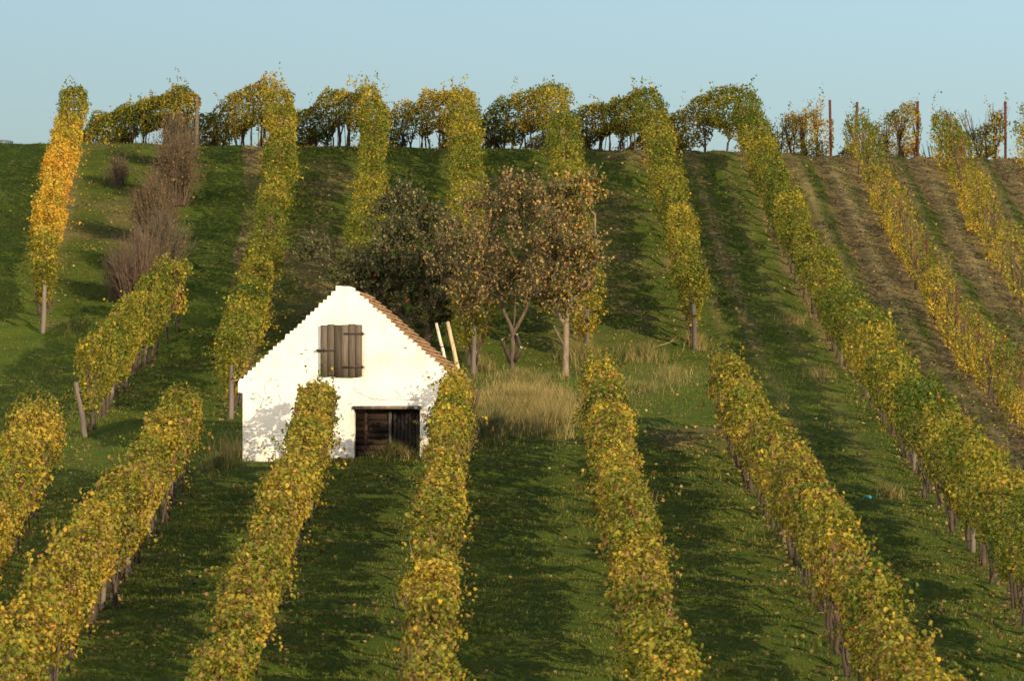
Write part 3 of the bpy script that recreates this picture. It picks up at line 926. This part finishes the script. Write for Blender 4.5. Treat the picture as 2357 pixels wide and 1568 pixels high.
# an apple: dimpled at stalk and calyx
def apple():
    bm = bmesh.new(); bmesh.ops.create_uvsphere(bm, u_segments=10, v_segments=8, radius=.042)
    for v in bm.verts:
        r = math.hypot(v.co.x, v.co.y) / .042
        v.co.z = v.co.z * .95 - (.018 * (1 - r) ** 2 if v.co.z > 0 else -.012 * (1 - r) ** 2)
        if v.co.z < 0: v.co.x *= .93; v.co.y *= .93
    me = bpy.data.meshes.new('apple'); bm.to_mesh(me); bm.free()
    m, nt, b = new_mat('apple_skin', .35); b.inputs['Base Color'].default_value = (.50, .035, .02, 1)
    me.materials.append(m)
    for p in me.polygons: p.use_smooth = True
    return me
APPLE = apple()

def ground_at(u, v): return hit(u, v)
def rel(base, u, v, dy=0.0):
    """place of a pixel at the depth of base (+dy), relative to base"""
    k = (base[1] + dy)
    d = ray(u, v); p = d * (k / d[1])
    return p - base
PALE = [(.20, .15, .06), (.26, .17, .07), (.13, .13, .045), (.32, .22, .08), (.13, .15, .04), (.42, .31, .09), (.34, .16, .06)]
b1 = ground_at(1178, 870)
bl = []
for u, v, dy, ru, rv, w in ((1180, 560, 0, 165, 115, 5), (1085, 605, -.3, 95, 90, 2.2), (1310, 590, .3, 95, 95, 2.2), (1190, 465, .2, 120, 60, 1.6), (1180, 655, -.5, 130, 60, 1.5), (1075, 690, -.5, 60, 40, .6), (1290, 680, -.3, 60, 40, .6)):
    p = rel(b1, u, v, dy); s = b1[1] / FPX
    bl.append((p[0], p[1], p[2], ru * s, ru * s * .9, rv * s, w))
st = []
for (u0, v0, u1, v1, r0) in ((1178, 838, 1156, 782, .062), (1182, 832, 1200, 800, .07), (1199, 804, 1190, 770, .05)):
    a = rel(b1, u0, v0); e = rel(b1, u1, v1, -.12); st.append((*a, *e, r0))
tree('fruit_tree', 'nearly bare brown fruit tree with sawn stub limbs, in dry grass right of the house', b1, 1.22, bl, 360, 9500, .078, PALE + [(.30, .18, .07)], .076, (.10, .072, .050), lean=(.04, 0), twigs=6, stubs=st, seed=4,
     limbs_=[[(-.09, 0, .25), (-.26, 0, .6), (-.36, .1, 1.1), (-.5, .2, 1.7)], [(.11, 0, .2), (.32, .0, .6), (.5, -.1, 1.1), (.75, -.1, 1.6)], [(.03, .15, .4), (.06, .3, 1.0), (.0, .3, 1.7)]])
b2_ = ground_at(1302, 866)
bl = []
for u, v, dy, ru, rv, w in ((1320, 600, .6, 70, 90, 2), (1325, 470, .9, 62, 75, 1.8), (1290, 690, .2, 50, 40, 1)):
    p = rel(b2_, u, v, dy); s = b2_[1] / FPX
    bl.append((p[0], p[1], p[2], ru * s, ru * s, rv * s, w))
a = rel(b2_, 1300, 800); e = rel(b2_, 1276, 752, -.1)
tree('slender_fruit_tree', 'slender fruit tree with orange-brown leaves beside the stub-limbed tree, right one of the pair', b2_, 1.35, bl, 120, 6000, .085,
     [(.30, .19, .05), (.16, .17, .035), (.42, .30, .06), (.11, .14, .03), (.52, .26, .05), (.20, .20, .04)], .085, (.24, .18, .125), lean=(.02, 0), twigs=4, seed=9, stubs=[(*a, *e, .04)])
b3 = ground_at(985, 815)
bl = []
for u, v, dy, ru, rv, w in ((965, 590, .6, 120, 110, 4), (890, 630, .2, 75, 75, 1.6), (1040, 660, .4, 80, 80, 1.8), (930, 490, .5, 85, 55, 1), (840, 620, 0, 60, 55, .8), (880, 700, -.2, 60, 40, .8), (960, 740, 0, 60, 30, .6), (745, 580, -.2, 55, 32, .5), (835, 655, -.6, 65, 45, 1)):
    p = rel(b3, u, v, dy); s = b3[1] / FPX
    bl.append((p[0], p[1], p[2], ru * s, ru * s * .9, rv * s, w))
tree('apple_tree', 'dense dark leafy apple tree with a few red apples, rising behind the house roof', b3, .9, bl, 360, 19000, .080,
     [(.035, .055, .016), (.045, .065, .018), (.08, .095, .028), (.13, .13, .045), (.20, .16, .07), (.30, .22, .10)], .12, (.12, .09, .065), twigs=4, seed=14, fruit=16, twl=.5)

# ------------------------------------------------------------------ bare brown bushes on the left slope
def bush(label, u, v, hgt, wid, n, colr, seed, leaf=0, group='bare bushes on the left slope'):
    rg = np.random.default_rng(seed)
    n = int(n * 1.5); wid *= 1.2; hgt *= 1.08
    base = ground_at(u, v)
    root = thing('bare_bush', base, label, 'bush', group)
    mb = MB(); tips = []
    for q in range(n):
        a = rg.uniform(0, 6.28); r = rg.uniform(0, 1) ** .7
        x0, y0 = math.cos(a) * r * wid * .35, math.sin(a) * r * wid * .35
        out = wid * rg.uniform(.3, 1.0) * r
        h = hgt * rg.uniform(.55, 1.0) * (1 - .35 * r * r)
        p0 = np.array([x0, y0, -.05]); p2 = np.array([math.cos(a) * out + rg.normal(0, .06), math.sin(a) * out + rg.normal(0, .06), h])
        p1 = (p0 + p2) / 2 + np.array([-math.cos(a), -math.sin(a), 0]) * .06 + rg.normal(0, .05, 3)
        cc = np.array(colr) * rg.uniform(.6, 1.25)
        mb.tube([p0, p1, p2], [.010, .007, .003], 3, cc, cap=False)
        for k in range(4):
            t = rg.uniform(.35, .95); s = p0 * (1 - t) ** 2 + 2 * p1 * t * (1 - t) + p2 * t * t
            e = s + nrm(np.array([math.cos(a), math.sin(a), 1.6]) + rg.normal(0, .6, 3)) * rg.uniform(.12, .38) * hgt * .5
            mb.tube([s, e], [.005, .0025], 3, cc * rg.uniform(.85, 1.2), cap=False); tips.append(e)
    link('stems', mb.mesh('bush_stems', M_TWIG), root)
    if leaf:
        T = np.array(tips); pk = rg.integers(0, len(T), leaf)
        c = np.array([(.17, .10, .05), (.11, .10, .03), (.23, .12, .04)])[rg.integers(0, 3, leaf)] * rg.uniform(.7, 1.2, (leaf, 1))
        link('leaves', leaf_mesh('bush_leaves', T[pk] + rg.normal(0, .06, (leaf, 3)), rg.normal(0, 1, (leaf, 3)), rg.uniform(.04, .08, leaf), c, M_TREELEAF), root)
    return root
RB = (.14, .10, .065); GB = (.13, .105, .070)
bush('reddish brown twiggy bush, lowest of the bare bushes, above the row with the leaning post', 322, 705, 2.3, 1.15, 300, (.15, .102, .068), 31)
bush('thin reddish bush with two long sprays, just left of the lowest bare bush', 268, 690, 1.7, .55, 60, RB, 32)
bush('greyish bare bush halfway up the left slope, second from the bottom', 372, 640, 2.2, 1.0, 260, GB, 33, 300)
bush('tall brown bush with orange leaves, in the middle of the bare bushes', 355, 560, 2.2, 1.0, 260, (.14, .10, .06), 34, 900)
bush('dark brown bush with some leaves, just below the crest post', 405, 470, 2.3, 1.0, 260, (.13, .095, .06), 35, 1200)
bush('brown bush reaching up to the crest in front of the short arching vine row', 408, 390, 1.9, .9, 240, GB, 36, 800)
bush('small faded bush standing alone left of the topmost brown bushes', 272, 430, 1.1, .6, 90, (.13, .10, .07), 37, 100)

# ------------------------------------------------------------------ tall grass, grass, fallen leaves
BL2D_N = 3
def blades(name, P, hgt, width, lean, colr, mat, kind='stuff', objname=None):
    n = len(P)
    a = rng.uniform(0, 6.28, n)
    d = np.stack([np.cos(a), np.sin(a), np.zeros(n)], 1)
    la = rng.uniform(0, 6.28, n); ld = np.stack([np.cos(la), np.sin(la), np.zeros(n)], 1) * (lean * rng.uniform(.2, 1, n))[:, None]
    up = np.array([0, 0, 1.0])
    b0 = P - d * width[:, None] / 2; b1 = P + d * width[:, None] / 2
    m0 = P + ld * .35 + up * (hgt * .55)[:, None] - d * width[:, None] * .35
    m1 = m0 + d * width[:, None] * .7
    tp = P + ld + up * hgt[:, None]
    V = np.stack([b0, b1, m1, m0, tp], 1).reshape(-1, 3)
    base = (np.arange(n) * 5)[:, None]
    F4 = base + np.array([[0, 1, 2, 3]]); F3 = base + np.array([[3, 2, 4]])
    me = np_mesh(name, V, [F4, F3], np.repeat(colr, 5, 0), mat)
    o = link(objname or name, me)
    tag(o, kind=kind)
    return o
def scatter(n, x0, x1, y0, y1):
    x = rng.uniform(x0, x1, n); y = y0 + (y1 - y0) * rng.random(n)
    return x, y
def in_house(x, y, mrg=.05):
    lx = (x - HB[0]) * cyaw + (y - HB[1]) * syaw; ly = -(x - HB[0]) * syaw + (y - HB[1]) * cyaw
    return (lx > XL - mrg) & (lx < XR + mrg) & (ly > -mrg) & (ly < HL + mrg)

# short turf
n = 420000
y = 70 + (190 - 70) * rng.random(n) ** 1.15
half = y * 1178.5 / FPX + 1.0
x = rng.uniform(-1, 1, n) * half
so_ = soil_at(x, y)
keep = (rng.random(n) > so_ * 1.5 - .1) & ~in_house(x, y) & (vnoise(x / .5, y / .5, 40) + .5 * vnoise(x / .16, y / .16, 41) > -.35)
x, y = x[keep], y[keep]
z = terrain_fine(x, y) - rut(x, y)
n = len(x)
ht = rng.uniform(.025, .075, n) * (1 + .5 * vnoise(x / 1.2, y / .8, 42))
g = np.clip(.5 + .5 * vnoise(x / 2.5, y / 3.5, 43) + rng.normal(0, .25, n), 0, 1)[:, None]
c = np.array((.084, .126, .015)) * (1 - g) + np.array((.185, .172, .027)) * g
dry = rng.random(n) < .05
c = np.where(dry[:, None], np.array((.20, .17, .07)), c) * rng.uniform(.85, 1.15, (n, 1))
blades('turf_blades', np.stack([x, y, z - .01], 1), ht, rng.uniform(.014, .028, n), ht * .6, c, M_GRASS, objname='grass')

# tall dry grass in clumps
TG = []
def clump(u, v, ru, ry, hmax, n, tan):
    p = ground_at(u, v); s = p[1] / FPX
    r = np.abs(rng.normal(0, .52, n)); a = rng.uniform(0, 6.28, n)
    x = p[0] + np.cos(a) * r * ru * s; y = p[1] + np.sin(a) * r * ry
    k = (~in_house(x, y)) & (vnoise(x / .4, y / .5, 60) > -.45)
    x, y, r = x[k], y[k], r[k]
    TG.append((x, y, hmax * np.clip(1.0 - .2 * r, .4, 1) * rng.uniform(.3, 1.15, len(x)) * (1 + .30 * vnoise(x / .5, y / .6, 61) + .25 * vnoise(x / .17, y / .2, 62)), np.full(len(x), tan)))
clump(1205, 945, 150, 4.6, .52, 21000, .68)
clump(1150, 960, 70, 3.5, .5, 6000, .6)
clump(1130, 1000, 60, 2.2, .6, 3500, .3)
clump(1270, 985, 70, 2.6, .6, 5000, .6)
clump(1200, 880, 120, 2.0, .35, 3500, .4)
clump(1340, 830, 60, 2.5, .5, 2600, .4)
clump(1480, 830, 60, 2.0, .5, 2200, .35)
clump(1545, 870, 60, 2.6, .36, 2000, .35)
clump(1480, 900, 90, 2.0, .3, 2200, .25)
clump(1605, 800, 32, .8, .45, 900, .7)
clump(1105, 850, 40, .9, .5, 1100, .5)
clump(530, 1050, 45, 1.0, .7, 1500, .55)
clump(500, 1085, 50, 1.0, .35, 1100, .2)
clump(590, 1068, 45, .5, .25, 700, .25)
clump(905, 1060, 60, .5, .38, 1500, .3)
clump(800, 1068, 25, .4, .2, 300, .3)
clump(985, 1062, 22, .4, .45, 500, .35)
clump(170, 760, 70, 1.0, .35, 900, .1)
for u, v in ((2050, 1150), (1830, 745), (1890, 870)):
    clump(u, v, 34, 1.2, .38, 700, .6)
x, y, h, tn = [np.concatenate(q) for q in zip(*TG)]
n = len(x)
t = (rng.random(n) < tn)[:, None]
c = np.where(t, np.array((.40, .30, .11)), np.array((.12, .14, .035))) * rng.uniform(.65, 1.25, (n, 1))
blades('tall_grass', np.stack([x, y, terrain_fine(x, y) - .02], 1), h, rng.uniform(.006, .015, n), h * .75, c, M_GRASS)

# fallen leaves
n = 85000
y = 72 + (188 - 72) * rng.random(n)
x = rng.uniform(-1, 1, n) * (y * 1178.5 / FPX + .5)
w = -.06 + 1.0 * soil_at(x, y) + .25 * vnoise(x / 1.5, y / 2.5, 50)
near = np.full(n, 9.0)
for r_ in ROWS:
    P = r_['line']; o = np.argsort(P[:, 1]); P = P[o]
    xr = np.interp(y, P[:, 1], P[:, 0]); near = np.where((y > P[0, 1]) & (y < P[-1, 1]), np.minimum(near, np.abs(x - xr)), near)
w = w + .20 * np.exp(-(near / .7) ** 2)
k = (rng.random(n) < w) & ~in_house(x, y)
x, y = x[k], y[k]; n = len(x)
P = np.stack([x, y, terrain_fine(x, y) - rut(x, y) + rng.uniform(.015, .05, n)], 1)
Nn = np.array([0, 0, 1.0]) + rng.normal(0, .45, (n, 3))
lp = np.array([(.24, .15, .06), (.16, .095, .04), (.32, .22, .07), (.22, .14, .065), (.11, .065, .03), (.34, .25, .09)])
c = lp[rng.integers(0, 6, n)] * rng.uniform(.7, 1.2, (n, 1))
fl = link('fallen_leaves', leaf_mesh('fallen_leaves', P, Nn, rng.uniform(.05, .095, n), c, M_LITTER, hang=0))
tag(fl, kind='stuff')

# ------------------------------------------------------------------ small things
def pole(name, label, ub, vb, ut, vt, r, colr, rings=(), dy=-.5):
    b = ground_at(ub, vb)
    top = rel(b, ut, vt, .9)
    o = thing(name, b, label, 'pole', 'poles leaning into the tree')
    mb = MB()
    t = np.linspace(-.04, 1, 6)
    mb.tube([top * q + np.array([rng.normal(0, .006), 0, 0]) for q in t], np.linspace(r, r * .85, 6), 8, colr)
    link('shaft', mb.mesh('leaning_pole', M_WOOD), o)
    for q in rings:
        m = MB(); m.tube([top * (q - .006), top * (q + .006)], [r * 1.12, r * 1.12], 8, (.05, .04, .03)); link('band', m.mesh('pole_band', M_IRON), o)
pole('leaning_pole', 'pale pole with dark bands leaning into the dark tree behind the roof', 1038, 892, 1005, 745, .05, (.62, .55, .42), (.22, .42, .62))
pole('leaning_pole', 'plain tan pole leaning into the dark tree, right of the banded pole', 1064, 892, 1030, 742, .062, (.55, .40, .24))

# fallen twig on the bench
b = ground_at(1525, 805)
o = thing('fallen_branch', b, 'thin curved bare branch lying on the grass left of the tall grey post', 'branch')
mb = MB(); q = [(-.22, -.1, .06), (0, 0, .13), (.2, .12, .2), (.40, .3, .36)]
mb.tube(q, [.018, .017, .014, .008], 5, (.30, .19, .10)); mb.tube([q[2], (.36, .1, .24)], [.009, .005], 4, (.30, .19, .10))
link('branch_stem', mb.mesh('fallen_branch', M_TWIG), o)

# crumpled teal plastic on the grass
b = ground_at(2000, 1152)
bm = bmesh.new(); bmesh.ops.create_icosphere(bm, subdivisions=3, radius=.075)
for v in bm.verts:
    f = 1 + .35 * float(vnoise(v.co.x * 14, v.co.y * 14 + v.co.z * 9, 71))
    v.co = Vector((v.co.x * 1.3 * f, v.co.y * .9 * f, max(v.co.z, -.05) * .55 * f))
me = bpy.data.meshes.new('plastic_bag'); bm.to_mesh(me); bm.free()
m, nt, bb = new_mat('teal_plastic', .35); bb.inputs['Base Color'].default_value = (.03, .22, .19, 1); me.materials.append(m)
o = link('plastic_bag', me); o.location = b + np.array([0, 0, .05])
tag(o, 'crumpled teal plastic bag on the grass beside the longest vine row', 'bag')

# grey barrel lying on the crest at the far left
p = hit(2, 322)
p = p + np.array([-.1, 1.6, 0]); p[2] = float(terrain(p[0], p[1]))
mb = MB(); t = np.linspace(0, 1, 9)
mb.tube([(-.36 + .72 * q, 0, .22) for q in t], .20 + .045 * np.sin(t * math.pi) + .012 * (np.arange(9) % 4 == 2), 18, (.20, .25, .25))
me = mb.mesh('barrel', M_TWIG, False)
o = link('barrel', me); o.location = p
tag(o, 'small grey-green barrel lying on the crest at the left edge', 'barrel')
